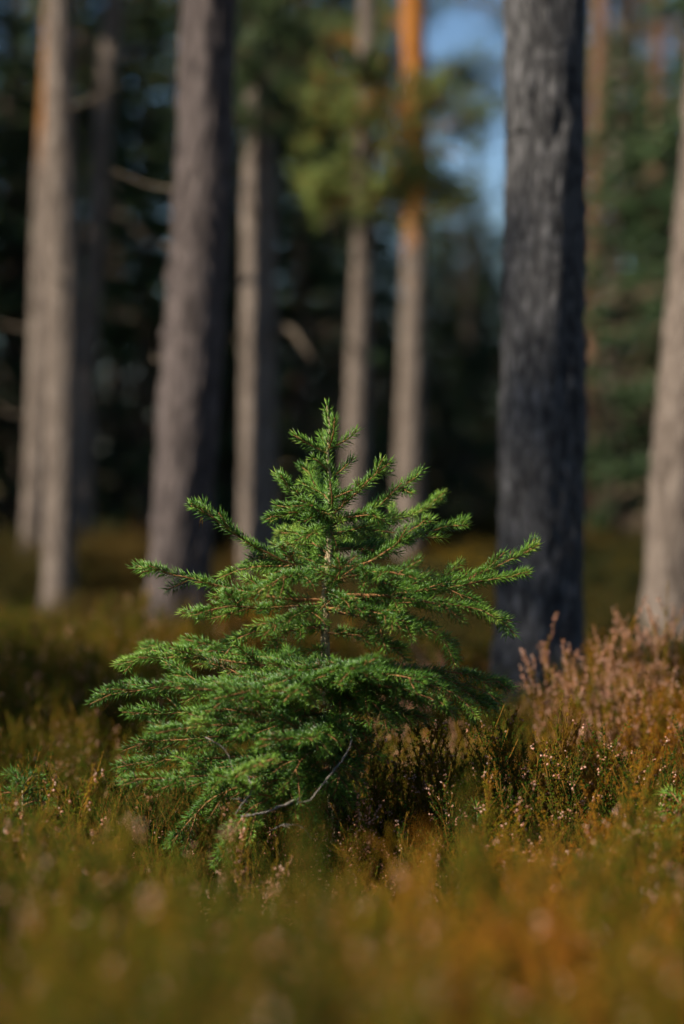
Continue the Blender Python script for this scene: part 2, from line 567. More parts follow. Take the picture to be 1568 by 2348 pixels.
t6, o6 = pine('pine_tree', 'slim pine with low green branches, directly behind the spruce top', 14.0,
     [(0, 842, 40), (300, 838, 44), (500, 833, 50), (850, 822, 58), (1100, 815, 60), (1330, 812, 62)], M_BARK_WARM, 8, 0, 11, 20, 0.06, crown_scale=0.7)
for k, (bx, by, tx, ty, dd, w, n, tn) in enumerate([
        (842, 300, 715, 235, -0.5, 0.42, 60, 0.85), (842, 270, 860, 150, -0.9, 0.42, 50, 0.75), (842, 260, 1020, 215, -0.4, 0.5, 60, 0.65),
        (838, 470, 735, 425, -0.5, 0.34, 46, 0.85), (838, 450, 930, 395, -0.7, 0.42, 60, 0.8), (838, 440, 1020, 425, -0.4, 0.34, 40, 0.6),
        (840, 330, 960, 300, 0.5, 0.4, 36, 0.5), (842, 120, 780, 70, 0.4, 0.4, 30, 0.3)]):
    g = Geo()
    pine_spray(g, px(bx, by, 14.0) - o6, px(tx, ty, 14.0 + dd) - o6, w * 1.3, int(n * 1.1), 0.10, tn + 0.15, nd=14)
    g.build('green_branch', [M_PINE_FAR, M_BARK_ORANGE], t6)
t7, o7 = pine('pine_tree', 'pine trunk with bright orange upper bark, right of the spruce top', 16.2,
     [(0, 946, 58), (250, 950, 56), (520, 952, 58), (800, 945, 62), (1060, 938, 68), (1330, 934, 70)], M_BARK_ORANGE, 10, 1, 12, 22, 0.06,
     limbs=[([(980, 350, 0), (1030, 352, -0.2), (1065, 370, -0.3)], 0.03)])
for bx, by, tx, ty, dd, w, n, tn in [(952, 300, 1090, 262, -0.5, 0.34, 26, 0.7), (952, 500, 1060, 450, -0.4, 0.30, 22, 0.75), (950, 120, 1090, 190, 0.4, 0.3, 30, 0.45), (950, 60, 860, 20, 0.5, 0.3, 30, 0.3)]:
    g = Geo()
    pine_spray(g, px(bx, by, 16.2) - o7, px(tx, ty, 16.2 + dd) - o7, w, n, 0.10, tn, nd=14)
    g.build('green_branch', [M_PINE_FAR, M_BARK_ORANGE], t7)
pine('pine_tree', 'thin reddish pine trunk behind the right side of the broad grey trunk', 20.0,
     [(0, 1378, 36), (400, 1366, 40), (750, 1354, 40), (1050, 1350, 38), (1330, 1346, 40)], M_BARK_RED, 11, 0, 13, 16, 0.06)
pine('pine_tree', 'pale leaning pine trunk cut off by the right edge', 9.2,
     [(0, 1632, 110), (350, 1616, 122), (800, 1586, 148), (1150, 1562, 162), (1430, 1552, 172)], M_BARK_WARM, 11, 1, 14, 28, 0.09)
pine('pine_tree', 'short-looking pale pine trunk low down right of the broad grey trunk', 24.0,
     [(0, 1420, 30), (700, 1400, 34), (1000, 1392, 38), (1330, 1385, 42)], M_BARK_WARM, 12, 0, 15, 14, 0.06)
for k, (x, d, lab) in enumerate([(268, 22, 'dim thin pine trunk deep in shade right of the crooked trunk'),
                                 (690, 26, 'dim brown pine trunk deep in shade left of the spruce top'),
                                 (1075, 27, 'dim thin pine trunk in the gap left of the broad grey trunk'),
                                 (1500, 23, 'dim brown pine trunk deep in shade left of the cut-off trunk'),
                                 (20, 21, 'dim pine trunk deep in shade at the far left edge')]):
    pine('pine_tree', lab, d, [(0, x + 8, 32), (600, x + 2, 36), (1300, x, 42)] if k != 2 else [(660, x + 2, 26), (900, x, 30), (1300, x, 32)],
         M_BARK_RED if k % 2 else M_BARK_WARM, 11 if k != 2 else 3.2, k, 20 + k, 12, 0.06, crown_scale=1.0 if k != 2 else 0.18)

# pines left of the frame whose crowns shade the broad grey trunk
s8 = np.array([(1236 - 784) * 7.2 / FPX, 7.2])


def side_pine(x, y, rad, H, label, crown=0, cs=1.0):
    zb = float(ground_z(x, y))
    root = thing('pine_tree', label, 'tree', (x, y, zb), TRUNK_GROUP)
    g = Geo()
    P = np.array([[0, 0, z] for z in np.arange(-0.1, H - zb + 0.01, 0.15)])
    trunk_mesh(g, P, np.interp(P[:, 2], [0, 0.3, H], [rad * 1.15, rad, rad * 0.55]), 24, int(abs(x * 100)), 0.06)
    g.build('trunk', [M_BARK_GREY], root)
    c = place('crown', PINE_CROWNS[crown], root)
    c.location = (0, 0, H - zb - 0.5)
    c.scale = (cs,) * 3


for q, (dist, dx, H, cs, lab) in enumerate([(12.5, -0.45, 9.0, 0.42, 'tall pine standing left of the view, its crown shading the broad grey trunk'),
                                             (16.0, -0.2, 12.4, 0.45, 'second pine standing left of the view behind the first')]):
    side_pine(s8[0] - SH.x * dist + dx * SH.y, s8[1] - SH.y * dist - dx * SH.x, 0.10, H, lab, q, cs)


# ------------------------------------------------------------------ dark spruces behind
def spruce_crown_mesh(seed, H=9.0, rad=1.5, whorls=34):
    g = Geo()
    r = np.random.default_rng(seed)
    for w in range(whorls):
        f = w / whorls
        z = 0.35 + (H - 0.5) * f ** 0.92
        Lb = rad * (1 - f) ** 0.85 + 0.10
        for b in range(r.integers(6, 9)):
            dead = r.uniform() < (0.35 if f < 0.35 else 0.08)
            a = r.uniform(0, 6.283)
            L = Lb * r.uniform(0.65, 1.15)
            dr = np.array([math.cos(a), math.sin(a), 0])
            P = spline([np.array([0, 0, z]), dr * L * 0.5 + [0, 0, z - 0.06 * L], dr * L + [0, 0, z - 0.16 * L + r.uniform(-0.1, 0.1)]], L / 5)
            V, F = tube(P, np.linspace(0.016, 0.004, len(P)), 3)
            g.add(V, F, 1)
            n = int(14 + 26 * L) if not dead else int(8 + 10 * L)
            u = r.uniform(0.12, 1.0, n)
            base = np.stack([np.interp(u * (len(P) - 1), np.arange(len(P)), P[:, k]) for k in range(3)], -1)
            side = np.cross(dr, [0, 0, 1])
            sg = r.choice([-1, 1], n)[:, None]
            D = dr[None] * r.uniform(0.4, 1.1, n)[:, None] + side[None] * sg * r.uniform(0.2, 1.0, n)[:, None] + np.array([0, 0, 1]) * r.uniform(-0.7, 0.25, n)[:, None]
            V, F = spindles(base, D, r.uniform(0.14, 0.34, n) * (0.6 + 0.4 * min(1, L)), r.uniform(0.035, 0.065, n), 0.5)
            g.add(V, F, 2 if dead else 0, np.repeat(np.clip(r.normal(0.42, 0.2, n), 0, 1), 5))
    return g.mesh('crown', [M_SPRUCE_FAR, M_BARK_DARK, M_DRY])


SPRUCE_CROWNS = [spruce_crown_mesh(21, 9, 1.5), spruce_crown_mesh(22, 9, 1.9, 30), spruce_crown_mesh(23, 9, 1.25, 36)]
tg = Geo()
trunk_mesh(tg, np.array([[0, 0, z] for z in np.arange(-0.2, 9.0, 0.3)]), np.linspace(0.11, 0.01, 31), 12, 31, 0.05)
SPRUCE_TRUNK = tg.mesh('trunk', [M_BARK_DARK])


def far_spruce(x, y, h, k, label, wide=1.0, group='dark spruces filling the background'):
    root = thing('spruce_tree', label, 'tree', (x, y, float(ground_z(x, y))), group)
    s = h / 9.0
    for nm, me in (('trunk', SPRUCE_TRUNK), ('crown', SPRUCE_CROWNS[k % 3])):
        c = place(nm, me, root)
        c.scale = (s * wide, s * wide, s)
        c.rotation_euler = (0, 0, k * 1.7)


BACK = [  # study-frame x, distance, height, width factor
    (40, 19.5, 4.2, 1.1), (215, 21, 5.5, 0.9), (330, 19, 4.6, 1.1), (520, 20.5, 5.4, 1.0), (690, 19.5, 5.0, 1.0), (760, 23, 6.5, 0.7),
    (870, 26, 6.0, 0.55), (1010, 22, 3.0, 1.2), (1120, 25, 2.9, 1.3), (1250, 24, 6.0, 0.7), (1420, 19.5, 4.4, 0.9), (1530, 21, 4.0, 1.0),
    (1680, 19, 7, 1.0), (-90, 20, 7, 1.0), (430, 27, 7.5, 1.1), (610, 30, 8.0, 1.0), (1330, 29, 6.5, 0.8),
    (1480, 28, 5.6, 0.9), (130, 33, 8.5, 1.2), (780, 34, 8, 0.6), (970, 33, 4.0, 1.3), (1080, 36, 4.3, 1.4),
    (1250, 40, 5.2, 1.2), (1580, 38, 8, 0.9), (280, 42, 11, 1.1), (700, 45, 10, 1.1), (900, 46, 5.6, 1.4), (1030, 48, 5.6, 1.5), (1140, 50, 5.7, 1.3), (500, 48, 9, 1.0), (1420, 46, 9, 1.3), (60, 46, 11, 1.1)]
REFS = [(138, 'the pale left trunk'), (226, 'the crooked trunk'), (450, 'the leaning trunk'), (594, 'the double-ridged trunk'), (833, 'the slim pine'),
        (948, 'the orange-barked trunk'), (1243, 'the broad grey trunk'), (1586, 'the cut-off trunk')]
ORD = ['nearest', 'second nearest', 'third nearest', 'fourth nearest', 'fifth nearest', 'sixth nearest', 'seventh nearest', 'eighth nearest']
seen = {}
for k, (x, d, h, w) in sorted(enumerate(BACK), key=lambda q: q[1][1]):
    low = h < 5
    left = [n for q, n in REFS if q <= x]
    right = [n for q, n in REFS if q > x]
    gap = f'between {left[-1]} and {right[0]}' if left and right else ('left of ' + right[0] if right else 'right of ' + left[-1])
    n = seen.get(gap, 0)
    seen[gap] = n + 1
    far_spruce((x - 784) * d / FPX, d, h, k, f'{"low" if low else "tall"} dark spruce, {ORD[n]} {gap}', w, 'dark spruces in the background')
for k, (x, d, H, cs, lab) in enumerate([(330, 30, 4.6, 0.75, 'far pine with a dark crown between the crooked and leaning trunks'), (700, 32, 5.0, 0.7, 'far pine with a dark crown left of the green pine branches'),
                                        (60, 34, 5.2, 0.9, 'far pine with a dark crown behind the left pair of trunks'), (1450, 33, 5.0, 0.8, 'far pine with a dark crown right of the broad grey trunk'),
                                        (530, 38, 6.0, 0.9, 'far pine with a dark crown behind the double-ridged trunk'), (1560, 40, 5.5, 0.9, 'far pine with a dark crown behind the cut-off right trunk'),
                                        (820, 42, 6.0, 0.8, 'farthest pine with a dark crown behind the slim green pine'), (1290, 36, 6.0, 0.8, 'far pine hidden mostly by the broad grey trunk'),
                                        (1040, 36, 3.0, 0.36, 'small far pine standing in the gap of blue sky'), (1090, 40, 6.4, 0.20, 'slim far pine tip high in the blue sky gap')]):
    side_pine((x - 784) * d / FPX, d, 0.09, H, lab, k % 2, cs)
# the belt of tall spruces left of the view that keeps the background in shade
kk = 0
for y in (17.8, 22.0, 27.0, 34.0):
    for off in (5.2,):
        far_spruce(-(0.142 * y + off + (kk % 3) * 0.4), y - off * 0.35 - 1.1, 15 + (kk * 7) % 5, kk, ['nearest', 'second nearest', 'third nearest', 'farthest'][kk] + ' of four tall dense spruces left of the view', 1.15, 'spruces left of the view')
        kk += 1


# ------------------------------------------------------------------ the small spruce
def needle_rows(P, density, length, seed_t, up=0.25, spread=58, tip=True, keep_under=1.0):
    """needle bases and directions along the shoot P"""
    seg = np.linalg.norm(np.diff(P, axis=0), axis=1)
    s = np.concatenate([[0], np.cumsum(seg)])
    n = max(6, int(s[-1] * 100 * density))
    u = np.sort(rng.uniform(0.004 if s[-1] > 0.01 else 0, s[-1], n))
    B = np.stack([np.interp(u, s, P[:, k]) for k in range(3)], -1)
    Tn = tangents(P)
    T = unit(np.stack([np.interp(u, s, Tn[:, k]) for k in range(3)], -1))
    A, C = frame(T)
    ph = np.arange(n) * 2.39996 + rng.normal(0, 0.25, n)
    rad = np.cos(ph)[:, None] * A + np.sin(ph)[:, None] * C
    if keep_under < 1:
        k = (rad[:, 2] > -0.35) | (rng.uniform(size=n) < keep_under)
        B, T, rad, u = B[k], T[k], rad[k], u[k]
        n = len(B)
    rad = unit(rad + np.array([0, 0, up]))
    ang = np.radians(spread + rng.normal(0, 9, n))
    if tip:
        e = np.clip((s[-1] - u) / 0.012, 0, 1)
        ang = ang * (0.45 + 0.55 * e)
    D = np.cos(ang)[:, None] * T + np.sin(ang)[:, None] * rad
    L = length * rng.uniform(0.8, 1.18, n)
    bend = T * L[:, None] * 0.08
    return B, D, L, bend


def add_needles(g, P, density=11.0, length=0.0165, tint=0.5, mat=0, **kw):
    B, D, L, bend = needle_rows(P, density, length, 0, **kw)
    V, F = spindles(B, D, L, 0.00185 * rng.uniform(0.85, 1.2, len(B)), 0.45, bend)
    t = np.clip(tint + np.linspace(-0.10, 0.16, len(B)) + rng.normal(0, 0.13, len(B)), 0, 1)
    g.add(V, F, mat, np.repeat(t, 5))


def add_twig(g, P, r0, r1, mat=1, sides=5):
    V, F = tube(P, np.linspace(r0, r1, len(P)), sides)
    g.add(V, F, mat)
    d = unit(P[-1] - P[-2])
    V, F = spindles(P[-1:] - d * 0.001, d[None], 0.006, 0.0036, 0.4)      # bud
    g.add(V, F, mat)


def bent(base, d, L, bendv, n=6):
    t = np.linspace(0, 1, n)[:, None]
    return base + unit(d) * L * t + bendv * L * t ** 2


class Branch:
    def __init__(self):
        self.axis = Geo()
        self.fine = Geo()
        self.shoots = []          # (length, Geo)


def grow(pts, r0=0.0035, side_len=1.0, spacing=0.026, bare=0.0, tint=0.5, density=11.0, start=0.12, seed=0, droop=-0.05, flat=0.45, sides=True, second=True):
    """a spruce branch along pts with side shoots in two ranks"""
    r = np.random.default_rng(seed + 1000)
    b = Branch()
    P = spline(pts, 0.011)
    if len(P) > 9:
        P = P[:-2]
    P = P + np.cumsum(r.normal(0, 0.0006, P.shape), axis=0)
    seg = np.concatenate([[0], np.cumsum(np.linalg.norm(np.diff(P, axis=0), axis=1))])
    L = seg[-1]
    add_twig(b.axis, P, r0, 0.0013, 0, 6)
    i0 = int(len(P) * bare)
    add_needles(b.fine, P[i0:], density * 1.15, 0.0205, tint, keep_under=0.8)
    if not sides:
        return b
    T = tangents(P)
    s = max(start * L, 0.02)
    side = r.choice([-1, 1])
    Q = []
    while s < L - 0.05:
        Q.append((s, side))
        side = -side
        s += spacing * r.uniform(0.65, 1.4)
    Q += [(L - 0.036, 1), (L - 0.033, -1)] if L > 0.07 else []       # the fork at the end of the year's growth
    for s, side in Q:
        i = min(int(np.searchsorted(seg, s)), len(P) - 1)
        t = T[i]
        lat = np.cross(t, [0, 0, 1.0])
        if np.linalg.norm(lat) < 0.3:
            a = r.uniform(0, 6.28)
            lat = np.array([math.cos(a), math.sin(a), 0])
        lat = unit(lat)
        lat = unit(lat * side + np.array([0, 0, 1]) * r.normal(0.05, flat))
        ang = math.radians(r.uniform(42, 62))
        d = math.cos(ang) * t + math.sin(ang) * lat
        l = (0.23 * (L - s) + 0.034) * r.uniform(0.7, 1.15) * (0.35 + 0.65 * side_len)
        l = min(max(l, 0.022), 0.11)
        bendv = t * 0.22 + np.array([0, 0, droop + r.normal(0, 0.06)])
        S = bent(P[i], d, l, bendv, max(4, int(l / 0.011)))
        g = Geo()
        tn = np.clip(tint + r.normal(0.03, 0.15), 0.05, 1)
        add_twig(g, S, 0.0014, 0.0009, 1)
        add_needles(g, S, density, 0.0198, tn, keep_under=0.8)
        if second and l > 0.06:
            TS = tangents(S)
            ss, sd = 0.35, r.choice([-1, 1])
            while ss < 0.9:
                j = int(ss * (len(S) - 1))
                lt = unit(np.cross(TS[j], [0, 0, 1.0]) * sd + np.array([0, 0, 1]) * r.normal(0, flat))
                d2 = 0.62 * TS[j] + 0.78 * lt
                S2 = bent(S[j], d2, max(0.016, l * (1 - ss) * r.uniform(0.35, 0.65)), TS[j] * 0.2, 5)
                add_twig(g, S2, 0.0012, 0.0009, 1, 4)
                add_needles(g, S2, density, 0.0188, tn, keep_under=0.8)
                sd = -sd
                ss += r.uniform(0.16, 0.28)
        b.shoots.append((l, g))
    return b


TREE_D = FOCUS
trunk_px = [(766, 2110), (762, 1980), (764, 1860), (758, 1740), (752, 1620), (747, 1520), (745, 1440), (746, 1360), (754, 1270), (757, 1180), (757, 1100), (751, 1045), (756, 985), (750, 930)]
TRUNK = np.array([px(x, y, TREE_D) for x, y in trunk_px])


def trunk_at(py):
    ys = np.array([p[1] for p in trunk_px], float)[::-1]
    xs = np.array([p[0] for p in trunk_px], float)[::-1]
    return px(float(np.interp(py, ys, xs)), py, TREE_D)


SAP0 = np.array([TRUNK[0][0], TREE_D, float(ground_z(TRUNK[0][0], TREE_D))])

# traced branches: start height on the trunk, then (x, y, depth offset in metres) to the tip
TR = [
    # leader whorl
    dict(y=1040, p=[(715, 1022, -0.01), (681, 1000, -0.02)], sl=0.0, t=.62),
    dict(y=1030, p=[(792, 1005, 0.0), (831, 971, 0.01)], sl=0.0, t=.62),
    dict(y=1030, p=[(762, 1000, -0.035), (767, 962, -0.05)], sl=0.0, t=.55),
    dict(y=1040, p=[(742, 1015, 0.04), (736, 985, 0.07)], sl=0.0, t=.6),
    dict(y=1095, p=[(785, 1075, 0.0), (804, 1055, 0.01)], sl=0.0, t=.5),
    dict(y=1080, p=[(735, 1060, -0.02), (722, 1052, -0.03)], sl=0.0, t=.5),
    # second whorl
    dict(y=1195, p=[(712, 1172, -0.03), (665, 1120, -0.05), (634, 1076, -0.06)], sl=1.1, t=.5, sp=.018),
    dict(y=1150, p=[(725, 1110, 0.09), (700, 1062, 0.17)], sl=.5, t=.65),
    dict(y=1150, p=[(742, 1120, 0.12), (735, 1085, 0.20)], sl=.5, t=.65),
    dict(y=1175, p=[(762, 1150, -0.06), (757, 1085, -0.09)], sl=0.0, t=.45),
    dict(y=1185, p=[(810, 1135, -0.02), (856, 1092, -0.05), (914, 1048, -0.06)], sl=.6, t=.58, sp=.03),
    dict(y=1205, p=[(841, 1175, 0.02), (892, 1140, 0.03), (973, 1078, 0.02)], sl=.7, t=.6, sp=.03),
    dict(y=1225, p=[(850, 1210, 0.14), (930, 1185, 0.25), (1028, 1138, 0.30)], sl=1.0, t=.6),
    dict(y=1145, p=[(790, 1128, -0.04), (824, 1112, -0.05)], sl=0.4, t=.42),
    dict(y=1190, p=[(715, 1160, -0.09), (690, 1140, -0.14)], sl=0.6, t=.45),
    # third whorl
    dict(y=1178, p=[(690, 1178, -0.02), (630, 1186, -0.03), (590, 1200, -0.04)], sl=.55, t=.55),
    dict(y=1200, p=[(725, 1215, -0.12), (695, 1242, -0.18)], sl=.6, t=.58),
    dict(y=1186, p=[(830, 1180, -0.06), (870, 1186, -0.09), (906, 1212, -0.10)], sl=.6, t=.5),
    dict(y=1300, p=[(800, 1296, -0.07), (850, 1285, -0.13), (905, 1250, -0.16), (950, 1212, -0.17), (1014, 1184, -0.17)], sl=.75, t=.58),
    dict(y=1260, p=[(880, 1250, 0.06), (980, 1218, 0.12), (1086, 1188, 0.14)], sl=.7, t=.5),
    dict(y=1335, p=[(684, 1303, -0.03), (629, 1280, -0.05), (548, 1234, -0.07), (486, 1187, -0.08), (418, 1149, -0.08)], sl=.62, t=.50, sp=.034, dr=.05),
    dict(y=1300, p=[(600, 1300, 0.05), (520, 1322, 0.06), (495, 1336, 0.06)], sl=.4, t=.62),
    dict(y=1270, p=[(700, 1230, 0.13), (650, 1205, 0.22)], sl=.8, t=.72),
    dict(y=1280, p=[(700, 1270, 0.15), (640, 1255, 0.25)], sl=.8, t=.72),
    dict(y=1290, p=[(690, 1300, 0.18), (600, 1315, 0.28)], sl=.8, t=.55),
    dict(y=1260, p=[(820, 1240, 0.14), (870, 1220, 0.24)], sl=.9, t=.7),
    # fourth whorl
    dict(y=1375, p=[(640, 1372, -0.02), (530, 1350, -0.02), (455, 1328, -0.03), (380, 1310, -0.03), (299, 1288, -0.04)], sl=.85, t=.46, dr=-.02),
    dict(y=1380, p=[(620, 1392, -0.08), (520, 1390, -0.14), (420, 1420, -0.17)], sl=.9, t=.5),
    dict(y=1360, p=[(770, 1330, -0.13), (785, 1300, -0.20), (772, 1266, -0.23)], sl=.8, t=.42),
    dict(y=1385, p=[(860, 1370, -0.02), (985, 1350, 0.03), (1080, 1325, 0.05), (1165, 1285, 0.06), (1246, 1240, 0.06)], sl=.85, t=.55, dr=.02),
    dict(y=1380, p=[(920, 1360, -0.05), (1050, 1345, -0.02), (1140, 1325, 0.0), (1240, 1318, 0.0)], sl=.8, t=.55),
    dict(y=1365, p=[(870, 1362, -0.12), (980, 1374, -0.14), (1090, 1392, -0.14), (1198, 1432, -0.14)], sl=1.0, t=.52, dr=-.5),
    dict(y=1400, p=[(880, 1420, -0.10), (990, 1448, -0.14), (1064, 1530, -0.15)], sl=.8, t=.45, dr=-.3),
    dict(y=1395, p=[(845, 1400, -0.15), (905, 1420, -0.21), (940, 1465, -0.23)], sl=.75, t=.48, dr=-.3),
    dict(y=1390, p=[(690, 1405, -0.14), (630, 1435, -0.20), (590, 1478, -0.22)], sl=.75, t=.5, dr=-.3),
    dict(y=1355, p=[(775, 1370, -0.16), (800, 1385, -0.24), (808, 1410, -0.26)], sl=.7, t=.45, dr=-.3),
    dict(y=1330, p=[(850, 1310, -0.16), (910, 1310, -0.24), (985, 1325, -0.27)], sl=.9, t=.45),
    dict(y=1320, p=[(690, 1320, -0.16), (640, 1330, -0.23), (575, 1370, -0.26)], sl=.9, t=.5, dr=-.2),
    # fifth whorl
    dict(y=1440, p=[(640, 1440, 0.03), (560, 1458, 0.04), (500, 1490, 0.04)], sl=.8, t=.55, dr=-.2),
    dict(y=1435, p=[(660, 1452, -0.06), (600, 1500, -0.09)], sl=.5, t=.55, dr=-.2),
    dict(y=1450, p=[(840, 1462, -0.05), (910, 1492, -0.06), (945, 1530, -0.06)], sl=.5, t=.45),
    dict(y=1490, p=[(720, 1490, -0.03), (700, 1500, -0.04)], sl=0, t=.6),
    # sixth whorl: the wide skirt
    dict(y=1530, p=[(620, 1510, 0.12), (450, 1490, 0.20), (298, 1482, 0.24)], sl=1.0, t=.52),
    dict(y=1528, p=[(620, 1525, 0.0), (460, 1512, -0.01), (340, 1515, -0.02), (255, 1538, -0.02)], sl=.75, t=.66),
    dict(y=1545, p=[(600, 1560, -0.06), (430, 1575, -0.09), (300, 1585, -0.10), (206, 1590, -0.10)], sl=1.15, t=.42),
    dict(y=1550, p=[(640, 1570, -0.17), (500, 1570, -0.27), (380, 1565, -0.31)], sl=1.1, t=.40),
    dict(y=1550, p=[(660, 1560, -0.22), (560, 1585, -0.34), (470, 1610, -0.38)], sl=1.1, t=.45),
    dict(y=1550, p=[(715, 1560, -0.22), (670, 1590, -0.36), (640, 1620, -0.40)], sl=1.0, t=.42),
    dict(y=1545, p=[(790, 1530, -0.20), (830, 1530, -0.34), (840, 1510, -0.38)], sl=1.1, t=.40),
    dict(y=1545, p=[(830, 1540, -0.14), (920, 1545, -0.24), (1000, 1570, -0.28)], sl=1.1, t=.42),
    dict(y=1540, p=[(880, 1530, -0.04), (1020, 1535, -0.03), (1110, 1550, -0.02), (1187, 1576, -0.02)], sl=.9, t=.42, dr=-.2),
    dict(y=1545, p=[(890, 1555, -0.10), (1020, 1585, -0.13), (1100, 1640, -0.14)], sl=.95, t=.5, dr=-.3),
    dict(y=1550, p=[(880, 1560, 0.06), (1050, 1565, 0.10), (1170, 1610, 0.12)], sl=.9, t=.4, dr=-.3),
    dict(y=1560, p=[(830, 1590, -0.12), (880, 1630, -0.17), (922, 1690, -0.18)], sl=.7, t=.38, dr=-.3),
    dict(y=1560, p=[(800, 1545, 0.20), (880, 1530, 0.32)], sl=1.0, t=.4),
    dict(y=1550, p=[(700, 1530, 0.22), (620, 1500, 0.36)], sl=1.0, t=.5),
    # seventh and lower whorls
    dict(y=1620, p=[(620, 1625, -0.08), (450, 1640, -0.12), (275, 1650, -0.12)], sl=1.1, t=.42),
    dict(y=1630, p=[(640, 1650, -0.18), (500, 1665, -0.28), (330, 1690, -0.32)], sl=1.1, t=.42),
    dict(y=1640, p=[(640, 1680, -0.02), (480, 1690, 0.0), (287, 1712, 0.0)], sl=1.0, t=.38),
    dict(y=1650, p=[(700, 1680, -0.22), (640, 1700, -0.34), (560, 1700, -0.38)], sl=1.0, t=.40),
    dict(y=1640, p=[(740, 1670, -0.22), (730, 1690, -0.32), (735, 1740, -0.34)], sl=1.0, t=.32, dr=-.3),
    dict(y=1640, p=[(800, 1660, -0.05), (830, 1680, -0.06), (845, 1722, -0.06)], sl=.7, t=.25, dr=-.3),
    dict(y=1610, p=[(790, 1610, 0.14), (850, 1640, 0.22)], sl=1.0, t=.3),
    dict(y=1710, p=[(600, 1730, -0.04), (400, 1740, -0.06), (252, 1756, -0.06)], sl=.9, t=.42),
    dict(y=1720, p=[(640, 1750, -0.15), (480, 1780, -0.24), (330, 1790, -0.27), (255, 1792, -0.27)], sl=1.0, t=.45),
    dict(y=1760, p=[(650, 1830, -0.20), (545, 1800, -0.32), (590, 1770, -0.40), (656, 1744, -0.42)], sl=.45, t=.72, st=.45),
    dict(y=1760, p=[(640, 1790, -0.10), (500, 1830, -0.16), (375, 1950, -0.18)], sl=.8, t=.38, dr=-.4),
    dict(y=1780, p=[(680, 1800, -0.16), (560, 1860, -0.27), (490, 1985, -0.30)], sl=.8, t=.48, dr=-.4),
    dict(y=1780, p=[(720, 1790, -0.14), (690, 1820, -0.2), (690, 1895, -0.22)], sl=.9, t=.42, dr=-.4),
    dict(y=1700, p=[(720, 1720, -0.16), (690, 1750, -0.25), (650, 1820, -0.28)], sl=1.0, t=.36, dr=-.4),
    dict(y=1800, p=[(740, 1830, -0.12), (735, 1880, -0.16)], sl=.9, t=.4, dr=-.4),
    dict(y=1700, p=[(600, 1690, 0.15), (450, 1720, 0.25)], sl=1.0, t=.35),
    dict(y=1780, p=[(560, 1790, 0.12), (420, 1800, 0.2)], sl=1.0, t=.35),
    dict(y=1820, p=[(800, 1830, -0.05), (830, 1830, -0.07)], sl=.6, t=.35),
    dict(y=1590, p=[(840, 1610, -0.08), (930, 1640, -0.10), (1000, 1660, -0.10)], sl=.8, t=.4, dr=-.3),
    dict(y=1550, p=[(900, 1570, -0.16), (1000, 1600, -0.22), (1060, 1640, -0.24)], sl=.9, t=.45, dr=-.3),
    dict(y=1555, p=[(900, 1548, -0.02), (1040, 1570, 0.0), (1150, 1625, 0.0)], sl=.9, t=.45, dr=-.3),
    dict(y=1680, p=[(800, 1700, -0.08), (825, 1740, -0.12), (820, 1790, -0.13)], sl=.8, t=.28, dr=-.3),
    dict(y=1720, p=[(760, 1750, -0.18), (770, 1790, -0.24), (750, 1850, -0.25)], sl=.9, t=.3, dr=-.3),
]

sapling = thing('spruce_sapling', 'small bright green spruce sapling standing in the heather, in sharp focus', 'tree', SAP0)
g = Geo()
Pt = spline(TRUNK, 0.006) - SAP0
zt = Pt[:, 2]
rt = np.interp(zt, [0, 0.25, 0.45, 0.62, 0.78, 0.90, zt.max()], [0.0125, 0.0115, 0.0092, 0.0074, 0.0052, 0.0035, 0.0018])
nb = np.ones((len(Pt), 14))
aa = np.arange(14)
for i in range(len(Pt)):
    nb[i] += 0.10 * np.sin(aa * 2 * np.pi / 14 * 7 + i * 1.35) * np.sin(i * 0.9 + aa)
V, F = tube(Pt, rt, 14, nb)
g.add(V, F, 0)
# leaf pegs where old needles sat
n = 900
zz = rng.uniform(0.30, 0.86, n)
idx = np.clip(np.searchsorted(zt, zz), 1, len(Pt) - 2)
an = rng.uniform(0, 6.283, n)
rd = np.stack([np.cos(an), np.sin(an), np.zeros(n)], -1)
V, F = spindles(Pt[idx] + rd * rt[idx][:, None] * 0.9, rd * 0.35 + [0, 0, 1], 0.006, 0.0032, 0.5)
g.add(V, F, 0)
g.build('trunk', [M_STEM], sapling)
# needles that still sit on the upper stem
g = Geo()
sel = zt > 0.72
add_needles(g, Pt[sel], 15, 0.0195, 0.6, up=0.3, spread=56)
sel2 = (zt > 0.46) & (zt <= 0.72)
add_needles(g, Pt[sel2], 6, 0.017, 0.6, up=0.5, spread=46)
g.build('stem_needles', [M_NEEDLE], sapling, kind='stuff')

made = []
for k, s in enumerate(TR):
    base = trunk_at(s['y'])
    pts = [base] + [px(x, y, TREE_D + dd) for x, y, dd in s['p']]
    pts = [p - SAP0 for p in pts]
    L = sum(np.linalg.norm(pts[i + 1] - pts[i]) for i in range(len(pts) - 1))
    front = min(q[2] for q in s['p']) < -0.11 and 1290 < s['y'] < 1500
    b = grow(pts, r0=0.0014 + 0.006 * min(L, 0.4), side_len=max(s['sl'], 0.01), spacing=s.get('sp', 0.039) * (1.15 if s['y'] < 1250 else 1.0), tint=s['t'] - 0.05, start=s.get('st', 0.42 if front else 0.14 if L > 0.12 else 0.3),
             second=s['y'] > 1250, seed=k * 17 + 3, droop=s.get('dr', -0.05), sides=s['sl'] > 0, bare=0.25 if front else 0.06)
    made.append(b)
cut = sorted([l for b in made for l, _ in b.shoots], reverse=True)
cut = cut[min(285, len(cut) - 1)]
